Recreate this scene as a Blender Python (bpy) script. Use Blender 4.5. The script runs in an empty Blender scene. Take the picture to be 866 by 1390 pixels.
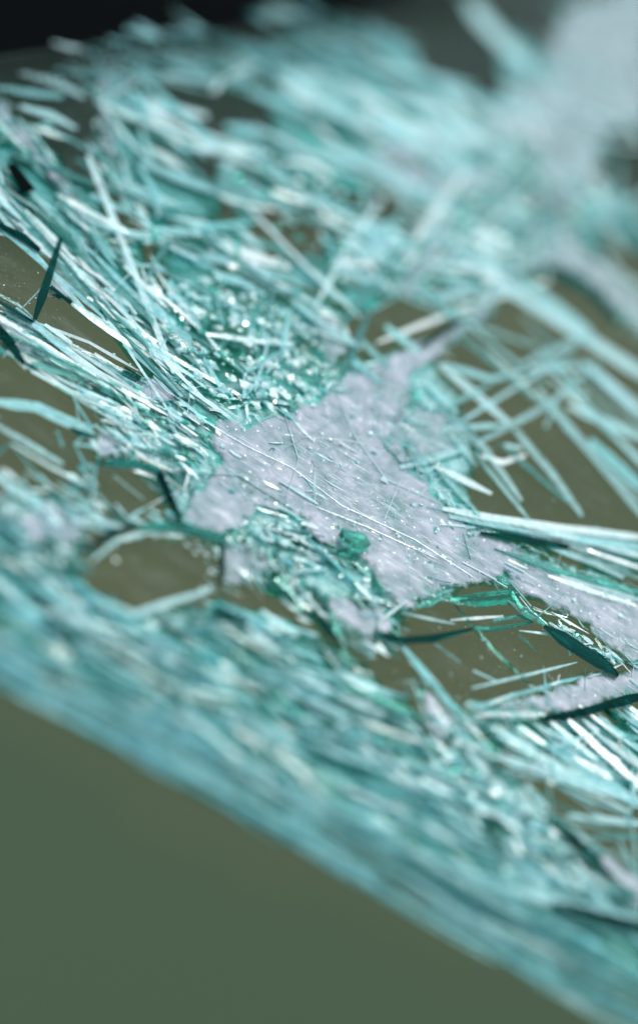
import bpy, bmesh, math, random
from mathutils import Vector, Matrix
from mathutils.geometry import delaunay_2d_cdt

R = math.radians
rng = random.Random(7)
S = bpy.context.scene
COL = S.collection

# ------------------------------------------------------------------ camera
PITCH = R(25)
D_FOCUS = 0.30
F_MM, SENS = 50.0, 36.0
FSTOP = 3.6
O_W = Vector((0, 0, 1.10))                       # focus point on the glass
RIGHT = Vector((1, 0, 0))
VIEW = Vector((0, math.cos(PITCH), -math.sin(PITCH)))
UP = Vector((0, math.sin(PITCH), math.cos(PITCH)))
CAM = O_W - VIEW * D_FOCUS
cam_d = bpy.data.cameras.new('camera')
cam = bpy.data.objects.new('camera', cam_d)
COL.objects.link(cam)
cam.matrix_world = Matrix((
    (RIGHT.x, UP.x, -VIEW.x, CAM.x), (RIGHT.y, UP.y, -VIEW.y, CAM.y),
    (RIGHT.z, UP.z, -VIEW.z, CAM.z), (0, 0, 0, 1)))
cam_d.lens = F_MM
cam_d.sensor_fit = 'VERTICAL'
cam_d.sensor_height = SENS
cam_d.sensor_width = SENS
cam_d.clip_start, cam_d.clip_end = 0.01, 600
cam_d.dof.use_dof = True
cam_d.dof.focus_distance = D_FOCUS + 0.010
cam_d.dof.aperture_fstop = FSTOP
cam_d.dof.aperture_blades = 9
S.camera = cam

# ------------------------------------------------------------------ sky, sun, exposure (overcast)
w = bpy.data.worlds.new('World')
S.world = w
w.use_nodes = True
nt = w.node_tree
nt.nodes.clear()
sky = nt.nodes.new('ShaderNodeTexSky')
sky.sky_type = 'NISHITA'
sky.sun_disc = False
SUN_EL, SUN_AZ = R(48), R(60)                    # azimuth clockwise from +Y
sky.sun_elevation, sky.sun_rotation = SUN_EL, SUN_AZ
sky.air_density, sky.dust_density, sky.ozone_density = 1.0, 3.0, 1.0
cl = nt.nodes.new('ShaderNodeMixRGB')            # cloud veil: evens the sky out
cl.inputs[0].default_value = 0.55
cl.inputs[2].default_value = (8.3, 9.3, 9.7, 1)
bg = nt.nodes.new('ShaderNodeBackground')
bg.inputs[1].default_value = 0.10
ow = nt.nodes.new('ShaderNodeOutputWorld')
nt.links.new(sky.outputs[0], cl.inputs[1])
nt.links.new(cl.outputs[0], bg.inputs[0])
nt.links.new(bg.outputs[0], ow.inputs[0])
sun_d = bpy.data.lights.new('sun', 'SUN')
sun_d.energy, sun_d.angle, sun_d.color = 1.3, R(30), (1, 0.96, 0.9)
sun = bpy.data.objects.new('sun', sun_d)
COL.objects.link(sun)
sd = Vector((math.sin(SUN_AZ) * math.cos(SUN_EL), math.cos(SUN_AZ) * math.cos(SUN_EL), math.sin(SUN_EL)))
sun.rotation_euler = (-sd).to_track_quat('-Z', 'Y').to_euler()
sun.location = (2, 2, 5)
S.view_settings.view_transform = 'Standard'
S.view_settings.look = 'None'
S.view_settings.exposure = 0.66
S.view_settings.gamma = 1.0
S.view_settings.use_curve_mapping = False
S.cycles.use_denoising = True
S.cycles.max_bounces = 14
S.cycles.transmission_bounces = 10
S.cycles.transparent_max_bounces = 24
S.cycles.glossy_bounces = 6
S.cycles.diffuse_bounces = 3
S.cycles.caustics_reflective = True
S.cycles.caustics_refractive = True
S.cycles.sample_clamp_indirect = 6.0
S.cycles.sample_clamp_direct = 0.0

# ------------------------------------------------------------------ the glass frame
E = R(33)                                        # how steeply the lens looks down on the pane
nc = (0.53 * math.cos(E), 0.848 * math.cos(E), math.sin(E))
N = (RIGHT * nc[0] + UP * nc[1] - VIEW * nc[2]).normalized()
U = VIEW.cross(N).normalized()
V = N.cross(U).normalized()
GM = Matrix(((U.x, V.x, N.x, O_W.x), (U.y, V.y, N.y, O_W.y), (U.z, V.z, N.z, O_W.z), (0, 0, 0, 1)))
GI = GM.inverted()
PX = SENS / F_MM * D_FOCUS / 1390.0              # metres per photo pixel at the focus
CAM_L = GI @ CAM


def P(x, y, z=0.0):
    """photo coordinates -> a point of the pane at height z (mm), in the pane's own frame"""
    d = (RIGHT * ((x - 433) * PX) + UP * ((695 - y) * PX) + VIEW * D_FOCUS)
    dl = GI.to_3x3() @ d
    t = (z * 1e-3 - CAM_L.z) / dl.z
    return CAM_L + dl * t


# ------------------------------------------------------------------ materials
def mat(name):
    m = bpy.data.materials.new(name)
    m.use_nodes = True
    m.node_tree.nodes.clear()
    return m, m.node_tree, m.node_tree.nodes, m.node_tree.links


def n_(nodes, t, **kw):
    x = nodes.new(t)
    for k, v in kw.items():
        setattr(x, k, v)
    return x


def mixsh(nodes, links, fac, a, b):
    m = nodes.new('ShaderNodeMixShader')
    if isinstance(fac, float):
        m.inputs[0].default_value = fac
    else:
        links.new(fac, m.inputs[0])
    links.new(a, m.inputs[1])
    links.new(b, m.inputs[2])
    return m.outputs[0]


def noise(nodes, links, scale, detail=3, rough=0.6, vec=None, stretch=None):
    tc = nodes.new('ShaderNodeTexCoord')
    src = tc.outputs['Object']
    if stretch:
        mp = nodes.new('ShaderNodeMapping')
        mp.inputs['Rotation'].default_value = (0, 0, stretch[0])
        mp.inputs['Scale'].default_value = stretch[1]
        links.new(src, mp.inputs[0])
        src = mp.outputs[0]
    t = nodes.new('ShaderNodeTexNoise')
    t.inputs['Scale'].default_value = scale
    t.inputs['Detail'].default_value = detail
    t.inputs['Roughness'].default_value = rough
    links.new(src, t.inputs['Vector'])
    return t.outputs['Fac']


def ramp(nodes, links, src, stops):
    r = nodes.new('ShaderNodeValToRGB')
    e = r.color_ramp.elements
    while len(e) < len(stops):
        e.new(0.5)
    for q, (p, c) in zip(e, stops):
        q.position = p
        q.color = (c, c, c, 1) if isinstance(c, (int, float)) else (*c, 1)
    links.new(src, r.inputs[0])
    return r.outputs[0]


def facet_mat(name, c0, c1, clear, gloss_rough=0.12, gloss=0.25):
    """a hackled crack face: partly scatters the sky, partly lets the background through"""
    m, t, ns, ls = mat(name)
    geo = ns.new('ShaderNodeNewGeometry')
    oi = ns.new('ShaderNodeObjectInfo')
    ad = n_(ns, 'ShaderNodeMath', operation='ADD')
    ls.new(geo.outputs['Random Per Island'], ad.inputs[0])
    ls.new(oi.outputs['Random'], ad.inputs[1])
    fr = n_(ns, 'ShaderNodeMath', operation='FRACT')
    ls.new(ad.outputs[0], fr.inputs[0])
    col = ramp(ns, ls, fr.outputs[0], [(0, c0), (1, c1)])
    d = ns.new('ShaderNodeBsdfDiffuse')
    tl = ns.new('ShaderNodeBsdfTranslucent')
    g = ns.new('ShaderNodeBsdfGlossy')
    g.inputs['Roughness'].default_value = gloss_rough
    tr = ns.new('ShaderNodeBsdfTransparent')
    ls.new(col, d.inputs[0])
    ls.new(col, tl.inputs[0])
    ls.new(col, tr.inputs[0])
    g.inputs[0].default_value = (0.93, 1, 1, 1)
    bm_ = ns.new('ShaderNodeBump')
    bm_.inputs['Strength'].default_value = 0.5
    bm_.inputs['Distance'].default_value = 0.0003
    ls.new(noise(ns, ls, 900, 3), bm_.inputs['Height'])
    for b in (d, g):
        ls.new(bm_.outputs[0], b.inputs['Normal'])
    s = mixsh(ns, ls, 0.5, d.outputs[0], tl.outputs[0])
    s = mixsh(ns, ls, gloss, s, g.outputs[0])
    op = ramp(ns, ls, noise(ns, ls, 500, 4), [(0.3, max(0.0, clear - 0.22)), (0.7, min(1.0, clear + 0.22))])
    s = mixsh(ns, ls, op, s, tr.outputs[0])
    o = ns.new('ShaderNodeOutputMaterial')
    ls.new(s, o.inputs[0])
    return m


def glass_mat(name, c0, c1, rough=0.015, bump=0.35):
    m, t, ns, ls = mat(name)
    geo = ns.new('ShaderNodeNewGeometry')
    oi = ns.new('ShaderNodeObjectInfo')
    ad = n_(ns, 'ShaderNodeMath', operation='ADD')
    ls.new(geo.outputs['Random Per Island'], ad.inputs[0])
    ls.new(oi.outputs['Random'], ad.inputs[1])
    fr = n_(ns, 'ShaderNodeMath', operation='FRACT')
    ls.new(ad.outputs[0], fr.inputs[0])
    col = ramp(ns, ls, fr.outputs[0], [(0, c0), (1, c1)])
    g = ns.new('ShaderNodeBsdfGlass')
    g.inputs['IOR'].default_value = 1.5
    g.inputs['Roughness'].default_value = rough
    ls.new(col, g.inputs[0])
    bm_ = ns.new('ShaderNodeBump')
    bm_.inputs['Strength'].default_value = bump
    bm_.inputs['Distance'].default_value = 0.0003
    ls.new(noise(ns, ls, 600, 2), bm_.inputs['Height'])
    ls.new(bm_.outputs[0], g.inputs['Normal'])
    o = ns.new('ShaderNodeOutputMaterial')
    ls.new(g.outputs[0], o.inputs[0])
    return m


def patch_mat(name, base, clear, hi=(0.88, 0.95, 0.96), through=(0.75, 0.95, 0.92)):
    """crushed, delaminated glass skin: pale, dusty, scratched, slightly see-through"""
    m, t, ns, ls = mat(name)
    fine = noise(ns, ls, 1900, 6, 0.8)
    mid = noise(ns, ls, 330, 8, 0.75)
    big = noise(ns, ls, 85, 6, 0.7)
    masks = []
    for ang, sc, st, t0 in ((-8, 330, (0.16, 5.0, 1), .66), (31, 420, (0.14, 6.0, 1), .66), (-52, 300, (0.16, 6.0, 1), .68)):
        masks.append(ramp(ns, ls, noise(ns, ls, sc, 3, 0.7, stretch=(R(ang), st)), [(t0 - 0.02, 0), (t0 + 0.02, 0.9)]))
    masks.append(ramp(ns, ls, fine, [(0.63, 0), (0.71, 0.9)]))
    masks.append(ramp(ns, ls, noise(ns, ls, 700, 2, 0.5), [(0.68, 0), (0.72, 1)]))
    masks.append(ramp(ns, ls, mid, [(0.48, 0), (0.75, 0.22)]))
    cur = masks[0]
    for q in masks[1:]:
        mx = n_(ns, 'ShaderNodeMixRGB', blend_type='SCREEN')
        mx.inputs[0].default_value = 0.9
        ls.new(cur, mx.inputs[1]); ls.new(q, mx.inputs[2])
        cur = mx.outputs[0]
    oi = ns.new('ShaderNodeObjectInfo')
    tone = n_(ns, 'ShaderNodeMixRGB')
    ls.new(ramp(ns, ls, big, [(0.38, 0), (0.60, 1)]), tone.inputs[0])
    tone.inputs[1].default_value = (base[0] * 0.84, base[1] * 0.97, base[2] * 0.95, 1)
    tone.inputs[2].default_value = (*base, 1)
    c = n_(ns, 'ShaderNodeMixRGB')
    ls.new(cur, c.inputs[0])
    ls.new(tone.outputs[0], c.inputs[1])
    c.inputs[2].default_value = (*hi, 1)
    p = ns.new('ShaderNodeBsdfPrincipled')
    ls.new(c.outputs[0], p.inputs['Base Color'])
    p.inputs['Roughness'].default_value = 0.22
    p.inputs['Specular IOR Level'].default_value = 0.6
    b = ns.new('ShaderNodeBump')
    b.inputs['Strength'].default_value = 0.1
    b.inputs['Distance'].default_value = 0.0003
    hh = n_(ns, 'ShaderNodeMath', operation='ADD')
    ls.new(fine, hh.inputs[0]); ls.new(mid, hh.inputs[1])
    ls.new(hh.outputs[0], b.inputs['Height'])
    ls.new(b.outputs[0], p.inputs['Normal'])
    tr = ns.new('ShaderNodeBsdfTransparent')
    tr.inputs[0].default_value = (*through, 1)
    op = ramp(ns, ls, big, [(0.36, min(1, clear + 0.45)), (0.50, clear + 0.12), (0.62, max(0, clear - 0.15))])
    k = n_(ns, 'ShaderNodeMath', operation='SUBTRACT', use_clamp=True)
    ls.new(op, k.inputs[0])
    k2 = n_(ns, 'ShaderNodeMath', operation='MULTIPLY')
    ls.new(cur, k2.inputs[0]); k2.inputs[1].default_value = 0.5
    ls.new(k2.outputs[0], k.inputs[1])
    at = n_(ns, 'ShaderNodeAttribute', attribute_name='core')
    e1 = n_(ns, 'ShaderNodeMath', operation='MULTIPLY_ADD')      # thins out, raggedly, towards the outline
    ls.new(at.outputs['Fac'], e1.inputs[0]); e1.inputs[1].default_value = 1.3
    nf = ramp(ns, ls, noise(ns, ls, 330, 6, 0.65), [(0.3, 0), (0.7, 1)])
    sb = n_(ns, 'ShaderNodeMath', operation='SUBTRACT')
    ls.new(nf, sb.inputs[0]); sb.inputs[1].default_value = 0.62
    ls.new(sb.outputs[0], e1.inputs[2])
    e2 = n_(ns, 'ShaderNodeMath', operation='SUBTRACT', use_clamp=True)
    e2.inputs[0].default_value = 1.0
    e2.use_clamp = True
    ls.new(e1.outputs[0], e2.inputs[1])
    e3 = n_(ns, 'ShaderNodeMath', operation='MAXIMUM')
    ls.new(e2.outputs[0], e3.inputs[0]); ls.new(k.outputs[0], e3.inputs[1])
    s = mixsh(ns, ls, e3.outputs[0], p.outputs[0], tr.outputs[0])
    o = ns.new('ShaderNodeOutputMaterial')
    ls.new(s, o.inputs[0])
    return m


def film_mat():
    m, t, ns, ls = mat('interlayer_film')
    tr = ns.new('ShaderNodeBsdfTransparent')
    tr.inputs[0].default_value = (0.90, 0.965, 0.94, 1)
    g = ns.new('ShaderNodeBsdfGlossy')
    g.inputs['Roughness'].default_value = 0.04
    f = ns.new('ShaderNodeFresnel')
    f.inputs[0].default_value = 1.1
    gb = ns.new('ShaderNodeNewGeometry')
    ff = n_(ns, 'ShaderNodeMath', operation='SUBTRACT')
    ff.inputs[0].default_value = 1.0
    ls.new(gb.outputs['Backfacing'], ff.inputs[1])
    fm = n_(ns, 'ShaderNodeMath', operation='MULTIPLY')
    ls.new(ff.outputs[0], fm.inputs[0]); ls.new(f.outputs[0], fm.inputs[1])
    gl = n_(ns, 'ShaderNodeMath', operation='MULTIPLY')
    ls.new(fm.outputs[0], gl.inputs[0])
    gl.inputs[1].default_value = 0.15
    s = mixsh(ns, ls, gl.outputs[0], tr.outputs[0], g.outputs[0])
    d = ns.new('ShaderNodeBsdfDiffuse')
    d.inputs[0].default_value = (0.5, 0.55, 0.55, 1)
    dust = ramp(ns, ls, noise(ns, ls, 1500, 2, 0.5), [(0.67, 0.0), (0.75, 0.5)])
    sm = ramp(ns, ls, noise(ns, ls, 120, 7, 0.75, stretch=(R(20), (0.5, 2.0, 1))), [(0.50, 0.0), (0.80, 0.07)])
    ad = n_(ns, 'ShaderNodeMath', operation='ADD', use_clamp=True)
    ls.new(dust, ad.inputs[0]); ls.new(sm, ad.inputs[1])
    dust = ad.outputs[0]
    s = mixsh(ns, ls, dust, s, d.outputs[0])
    o = ns.new('ShaderNodeOutputMaterial')
    ls.new(s, o.inputs[0])
    return m


def plain(name, c, rough=0.6, spec=0.5):
    m, t, ns, ls = mat(name)
    p = ns.new('ShaderNodeBsdfPrincipled')
    p.inputs['Base Color'].default_value = (*c, 1)
    p.inputs['Roughness'].default_value = rough
    p.inputs['Specular IOR Level'].default_value = spec
    o = ns.new('ShaderNodeOutputMaterial')
    ls.new(p.outputs[0], o.inputs[0])
    return m


def matte(name, c):
    m, t, ns, ls = mat(name)
    d = ns.new('ShaderNodeBsdfDiffuse')
    d.inputs[0].default_value = (*c, 1)
    o = ns.new('ShaderNodeOutputMaterial')
    ls.new(d.outputs[0], o.inputs[0])
    return m


def ground_mat():
    m, t, ns, ls = mat('ground')
    tc = ns.new('ShaderNodeTexCoord')

    def nz(s, d=4):
        x = ns.new('ShaderNodeTexNoise')
        x.inputs['Scale'].default_value = s
        x.inputs['Detail'].default_value = d
        ls.new(tc.outputs['Object'], x.inputs['Vector'])
        return x.outputs['Fac']
    a = n_(ns, 'ShaderNodeMixRGB')
    a.inputs[1].default_value = (0.084, 0.084, 0.048, 1)
    a.inputs[2].default_value = (0.066, 0.076, 0.045, 1)
    ls.new(ramp(ns, ls, nz(2.2), [(0.35, 0), (0.65, 1)]), a.inputs[0])
    # the dry earth gives way to a grass verge on the near side
    sx = ns.new('ShaderNodeSeparateXYZ')
    ls.new(tc.outputs['Object'], sx.inputs[0])
    mm = n_(ns, 'ShaderNodeMath', operation='MULTIPLY_ADD')
    ls.new(nz(3.0), mm.inputs[0])
    mm.inputs[1].default_value = 0.5
    dg = n_(ns, 'ShaderNodeMath', operation='MULTIPLY_ADD')
    ls.new(sx.outputs['X'], dg.inputs[0])
    dg.inputs[1].default_value = 0.7
    ls.new(sx.outputs['Y'], dg.inputs[2])
    ls.new(dg.outputs[0], mm.inputs[2])
    mr = ns.new('ShaderNodeMapRange')
    ls.new(mm.outputs[0], mr.inputs[0])
    mr.inputs[1].default_value, mr.inputs[2].default_value = 1.35, 1.9
    b = n_(ns, 'ShaderNodeMixRGB')
    ls.new(mr.outputs[0], b.inputs[0])
    b.inputs[1].default_value = (0.047, 0.072, 0.043, 1)
    ls.new(a.outputs[0], b.inputs[2])
    # darker green grass farther off
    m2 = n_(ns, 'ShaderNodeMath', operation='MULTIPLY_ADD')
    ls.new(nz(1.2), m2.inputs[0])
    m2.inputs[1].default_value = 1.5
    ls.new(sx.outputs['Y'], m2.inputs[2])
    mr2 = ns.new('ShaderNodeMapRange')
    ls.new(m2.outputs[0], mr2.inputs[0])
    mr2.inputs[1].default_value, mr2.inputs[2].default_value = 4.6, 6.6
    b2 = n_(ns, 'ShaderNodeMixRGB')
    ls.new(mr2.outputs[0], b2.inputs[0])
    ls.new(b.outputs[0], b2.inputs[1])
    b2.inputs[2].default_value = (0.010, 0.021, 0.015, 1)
    p = ns.new('ShaderNodeBsdfPrincipled')
    p.inputs['Roughness'].default_value = 0.95
    p.inputs['Specular IOR Level'].default_value = 0.05
    ls.new(b2.outputs[0], p.inputs['Base Color'])
    o = ns.new('ShaderNodeOutputMaterial')
    ls.new(p.outputs[0], o.inputs[0])
    return m


M = {
    'white': facet_mat('hackle_white', (0.74, 0.96, 0.97), (0.93, 1.0, 1.0), 0.20, 0.16, 0.18),
    'aqua': facet_mat('hackle_aqua', (0.34, 0.77, 0.79), (0.74, 0.96, 0.98), 0.34, 0.15, 0.07),
    'dim': facet_mat('hackle_dim', (0.40, 0.77, 0.77), (0.66, 0.90, 0.91), 0.52, 0.15, 0.12),
    'mist': facet_mat('hackle_mist', (0.28, 0.68, 0.70), (0.54, 0.90, 0.93), 0.52, 0.5, 0.05),
    'teal': facet_mat('hackle_teal', (0.05, 0.36, 0.34), (0.18, 0.60, 0.58), 0.46, 0.1, 0.12),
    'craze': facet_mat('crazed_glass', (0.18, 0.60, 0.59), (0.48, 0.80, 0.81), 0.50, 0.2, 0.2),
    'glass': glass_mat('splinter_glass', (0.88, 0.985, 0.97), (0.99, 1, 1)),
    'gteal': glass_mat('teal_glass', (0.32, 0.78, 0.71), (0.68, 0.94, 0.90)),
    'gchunk': glass_mat('chunk_glass', (0.42, 0.80, 0.73), (0.46, 0.82, 0.76), 0.0, 0.0),
    'dark': glass_mat('edge_glass', (0.02, 0.20, 0.19), (0.08, 0.40, 0.37), 0.05, 0.15),
    'black': matte('painted_gap_shade', (0.003, 0.005, 0.005)),
    'patch': patch_mat('crushed_skin', (0.34, 0.375, 0.45), 0.26),
    'patch_thin': patch_mat('crushed_skin_thin', (0.36, 0.43, 0.49), 0.48),
    'under': patch_mat('crazed_ply', (0.09, 0.38, 0.38), 0.60, (0.42, 0.80, 0.82), (0.5, 0.92, 0.88)),
    'under_pale': patch_mat('crazed_ply_pale', (0.34, 0.60, 0.62), 0.35, (0.75, 0.96, 0.97), (0.7, 0.95, 0.92)),
    'film': film_mat(),
    'frit': matte('ceramic_frit', (0.003, 0.0038, 0.0042)),
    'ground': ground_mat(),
}
MORDER = list(M)


# ------------------------------------------------------------------ object helpers
def link(name, verts, faces, m, parent=None, kind=None, fm=None, mats=None):
    me = bpy.data.meshes.new(name)
    me.from_pydata(verts, [], faces)
    if mats:
        for q in mats:
            me.materials.append(M[q])
        me.polygons.foreach_set('material_index', fm)
    else:
        me.materials.append(M[m])
    me.update()
    o = bpy.data.objects.new(name, me)
    COL.objects.link(o)
    if parent:
        o.parent = parent
    if kind:
        o['kind'] = kind
    return o


def inside(x, y, poly):
    c = False
    j = len(poly) - 1
    for i in range(len(poly)):
        xi, yi = poly[i]
        xj, yj = poly[j]
        if (yi > y) != (yj > y) and x < (xj - xi) * (y - yi) / (yj - yi) + xi:
            c = not c
        j = i
    return c


def sweep(pts, wd, z=0.0, h=1.2, taper=0.25, shape='tri', wob=0.08, tw=None, g=rng):
    """a splinter along pts (photo px), wd px wide, its top near height z, h mm deep -> verts, faces"""
    q = [pts[0]]
    for a, b in zip(pts, pts[1:]):
        L = math.hypot(b[0] - a[0], b[1] - a[1])
        k = max(1, min(5, int(L / 28)))
        for i in range(1, k + 1):
            q.append((a[0] + (b[0] - a[0]) * i / k, a[1] + (b[1] - a[1]) * i / k))
    n = len(q)
    vs, fs = [], []
    tilt = g.uniform(-0.5, 0.5) if tw is None else tw
    off = g.uniform(-0.6, 0.6)
    ns = 3 if shape == 'tri' else 4
    for i, (x, y) in enumerate(q):
        a = q[max(0, i - 1)]
        b = q[min(n - 1, i + 1)]
        dx, dy = b[0] - a[0], b[1] - a[1]
        l = math.hypot(dx, dy) or 1
        nx, ny = -dy / l, dx / l
        s = 1.0
        if i == 0 or i == n - 1:
            s = taper * g.uniform(0.5, 1.3)
        hw = wd * 0.5 * s * g.uniform(1 - wob * 2, 1 + wob * 2)
        jx = g.uniform(-wob, wob) * wd
        x += nx * jx
        y += ny * jx
        zz = z + g.uniform(-wob, wob) * h
        zl, zr = zz + tilt * h * 0.5, zz - tilt * h * 0.5
        if shape == 'tri':
            vs += [P(x - nx * hw, y - ny * hw, zl), P(x + nx * hw, y + ny * hw, zr),
                   P(x + nx * hw * off, y + ny * hw * off, zz - h * (0.4 + 0.6 * s))]
        else:
            d = h * (0.5 + 0.5 * s)
            vs += [P(x - nx * hw, y - ny * hw, zl), P(x + nx * hw, y + ny * hw, zr),
                   P(x + nx * hw * 0.9, y + ny * hw * 0.9, zr - d), P(x - nx * hw * 0.9, y - ny * hw * 0.9, zl - d)]
    for i in range(n - 1):
        for k in range(ns):
            a, b = i * ns + k, i * ns + (k + 1) % ns
            fs.append((a, b, b + ns, a + ns))
    fs.append(tuple(range(ns))[::-1])
    fs.append(tuple(range((n - 1) * ns, n * ns)))
    return vs, fs


def slab(poly, z=0.0, h=0.5, rough=2.0, sub=14, tilt=0.0, g=rng):
    """a plate with a broken outline; poly in photo px"""
    q = []
    for a, b in zip(poly, poly[1:] + poly[:1]):
        L = math.hypot(b[0] - a[0], b[1] - a[1])
        k = max(1, int(L / sub))
        for i in range(k):
            f = i / k
            j = rough if i else rough * 0.3
            q.append((a[0] + (b[0] - a[0]) * f + g.uniform(-j, j), a[1] + (b[1] - a[1]) * f + g.uniform(-j, j)))
    cx = sum(p[0] for p in q) / len(q)
    cy = sum(p[1] for p in q) / len(q)
    tx, ty = g.uniform(-tilt, tilt), g.uniform(-tilt, tilt)
    n = len(q)
    vs = []
    for (x, y) in q:
        zz = z + (x - cx) * tx + (y - cy) * ty + g.uniform(-.05, .05)
        vs.append(P(cx + (x - cx) * 0.985, cy + (y - cy) * 0.985, zz))
    for (x, y) in q:
        zz = z + (x - cx) * tx + (y - cy) * ty
        vs.append(P(x, y, zz - 0.15))
    for (x, y) in q:
        zz = z + (x - cx) * tx + (y - cy) * ty
        vs.append(P(x, y, zz - h))
    fs = [tuple(range(n)), tuple(range(2 * n, 3 * n))[::-1]]
    for r in (0, n):
        for i in range(n):
            j = (i + 1) % n
            fs.append((r + i, r + n + i, r + n + j, r + j))
    return vs, fs


def skin(name, poly, z, h, m, parent, rough=4, sub=13, fade=13, g=rng):
    """a patch of crushed glass skin that thins out towards its outline (attribute 'core')"""
    q = []
    for a, b in zip(poly, poly[1:] + poly[:1]):
        L = math.hypot(b[0] - a[0], b[1] - a[1])
        k = max(1, int(L / sub))
        for i in range(k):
            f = i / k
            q.append((a[0] + (b[0] - a[0]) * f + g.uniform(-rough, rough), a[1] + (b[1] - a[1]) * f + g.uniform(-rough, rough)))
    ar = abs(sum(a[0] * b[1] - b[0] * a[1] for a, b in zip(poly, poly[1:] + poly[:1]))) / 2
    fade = min(fade, 0.30 * math.sqrt(ar))
    n = len(q)
    xs = [p[0] for p in q]
    ys = [p[1] for p in q]
    gs = max(6.0, math.sqrt(ar) / 22)

    def dist(x, y):
        d = 1e9
        for (ax, ay), (bx, by) in zip(q, q[1:] + q[:1]):
            ux, uy = bx - ax, by - ay
            t = max(0, min(1, ((x - ax) * ux + (y - ay) * uy) / (ux * ux + uy * uy + 1e-9)))
            d = min(d, math.hypot(x - ax - ux * t, y - ay - uy * t))
        return d
    pts = [Vector(p) for p in q]
    y = min(ys)
    while y < max(ys):
        x = min(xs)
        while x < max(xs):
            px, py = x + g.uniform(-.3, .3) * gs, y + g.uniform(-.3, .3) * gs
            if inside(px, py, q) and dist(px, py) > gs * 0.4:
                pts.append(Vector((px, py)))
            x += gs
        y += gs
    vo, _, fo, _, _, _ = delaunay_2d_cdt(pts, [], [list(range(n))], 1, 1e-4)
    core = [min(1.0, dist(v.x, v.y) / fade) for v in vo]
    zz = [z + g.uniform(-.012, .012) for v in vo]
    nv = len(vo)
    vs = [P(v.x, v.y, a) for v, a in zip(vo, zz)] + [P(v.x, v.y, a - h) for v, a in zip(vo, zz)]
    tri = []
    cnt = {}
    for f in fo:
        p0, p1, p2 = (vo[i] for i in f[:3])
        if (p1.x - p0.x) * (p2.y - p0.y) - (p1.y - p0.y) * (p2.x - p0.x) > 0:
            f = f[::-1]
        tri.append(tuple(f))
        for i in range(len(f)):
            cnt[(f[i], f[(i + 1) % len(f)])] = 1
    fs = tri + [tuple(i + nv for i in f[::-1]) for f in tri]
    fs += [(j, i, i + nv, j + nv) for (i, j) in cnt if (j, i) not in cnt]
    me = bpy.data.meshes.new(name)
    me.from_pydata(vs, [], fs)
    at = me.attributes.new('core', 'FLOAT', 'POINT')
    at.data.foreach_set('value', core + core)
    me.update()
    me.materials.append(M[m])
    o = bpy.data.objects.new(name, me)
    COL.objects.link(o)
    o.parent = parent
    return o


def crumb(x, y, s, z=0.2, g=rng, flat=0.7):
    """a small angular fragment about s px across"""
    bm = bmesh.new()
    c = P(x, y, z)
    r = s * PX * 0.5
    for _ in range(g.randint(8, 11)):
        v = Vector((g.gauss(0, 1), g.gauss(0, 1), g.gauss(0, 1)))
        v.normalize()
        v *= r * g.uniform(0.8, 1.25)
        v.z *= flat
        v.x *= 1.25
        bm.verts.new(c + v)
    res = bmesh.ops.convex_hull(bm, input=bm.verts)
    junk = list({e for e in res['geom_interior'] + res['geom_unused'] if isinstance(e, bmesh.types.BMVert)})
    if junk:
        bmesh.ops.delete(bm, geom=junk, context='VERTS')
    bm.verts.ensure_lookup_table()
    bm.verts.index_update()
    vs = [v.co.copy() for v in bm.verts]
    fs = [tuple(v.index for v in f.verts) for f in bm.faces]
    bm.free()
    return vs, fs


class Mass:
    def __init__(self):
        self.v, self.f, self.m = [], [], []

    def add(self, vf, mi):
        b = len(self.v)
        self.v += vf[0]
        self.f += [tuple(i + b for i in f) for f in vf[1]]
        self.m += [MORDER.index(mi)] * len(vf[1])

    def build(self, name, parent):
        if self.v:
            return link(name, self.v, self.f, None, parent, 'stuff', self.m, MORDER)


def pick(d):
    k = rng.uniform(0, sum(d.values()))
    for a, b in d.items():
        k -= b
        if k <= 0:
            return a
    return a


# ------------------------------------------------------------------ the setting
g = 120
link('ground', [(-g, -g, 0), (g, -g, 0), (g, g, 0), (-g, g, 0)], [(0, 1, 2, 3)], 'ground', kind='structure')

# ------------------------------------------------------------------ the windscreen
ws = bpy.data.objects.new('broken_windscreen', None)
COL.objects.link(ws)
ws.matrix_world = GM
ws['label'] = 'shattered laminated car windscreen of pale green glass, cracked all over above the grass'
ws['category'] = 'windscreen'

# the plastic interlayer that still holds the pieces: a sheet with a cut lower edge
E0, E1 = (-420, 712), (1150, 1560)
sheet = [E0, E1, (1150, -60), (900, -230), (-420, -200)]
top = [P(x, y, -1.9) for x, y in sheet]
bot = [P(x, y, -2.7) for x, y in sheet]
n = len(sheet)
link('interlayer', top + bot, [tuple(range(n)), tuple(range(n, 2 * n))[::-1]] + [(i, i + n, (i + 1) % n + n, (i + 1) % n) for i in range(n)], 'film', ws)

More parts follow.
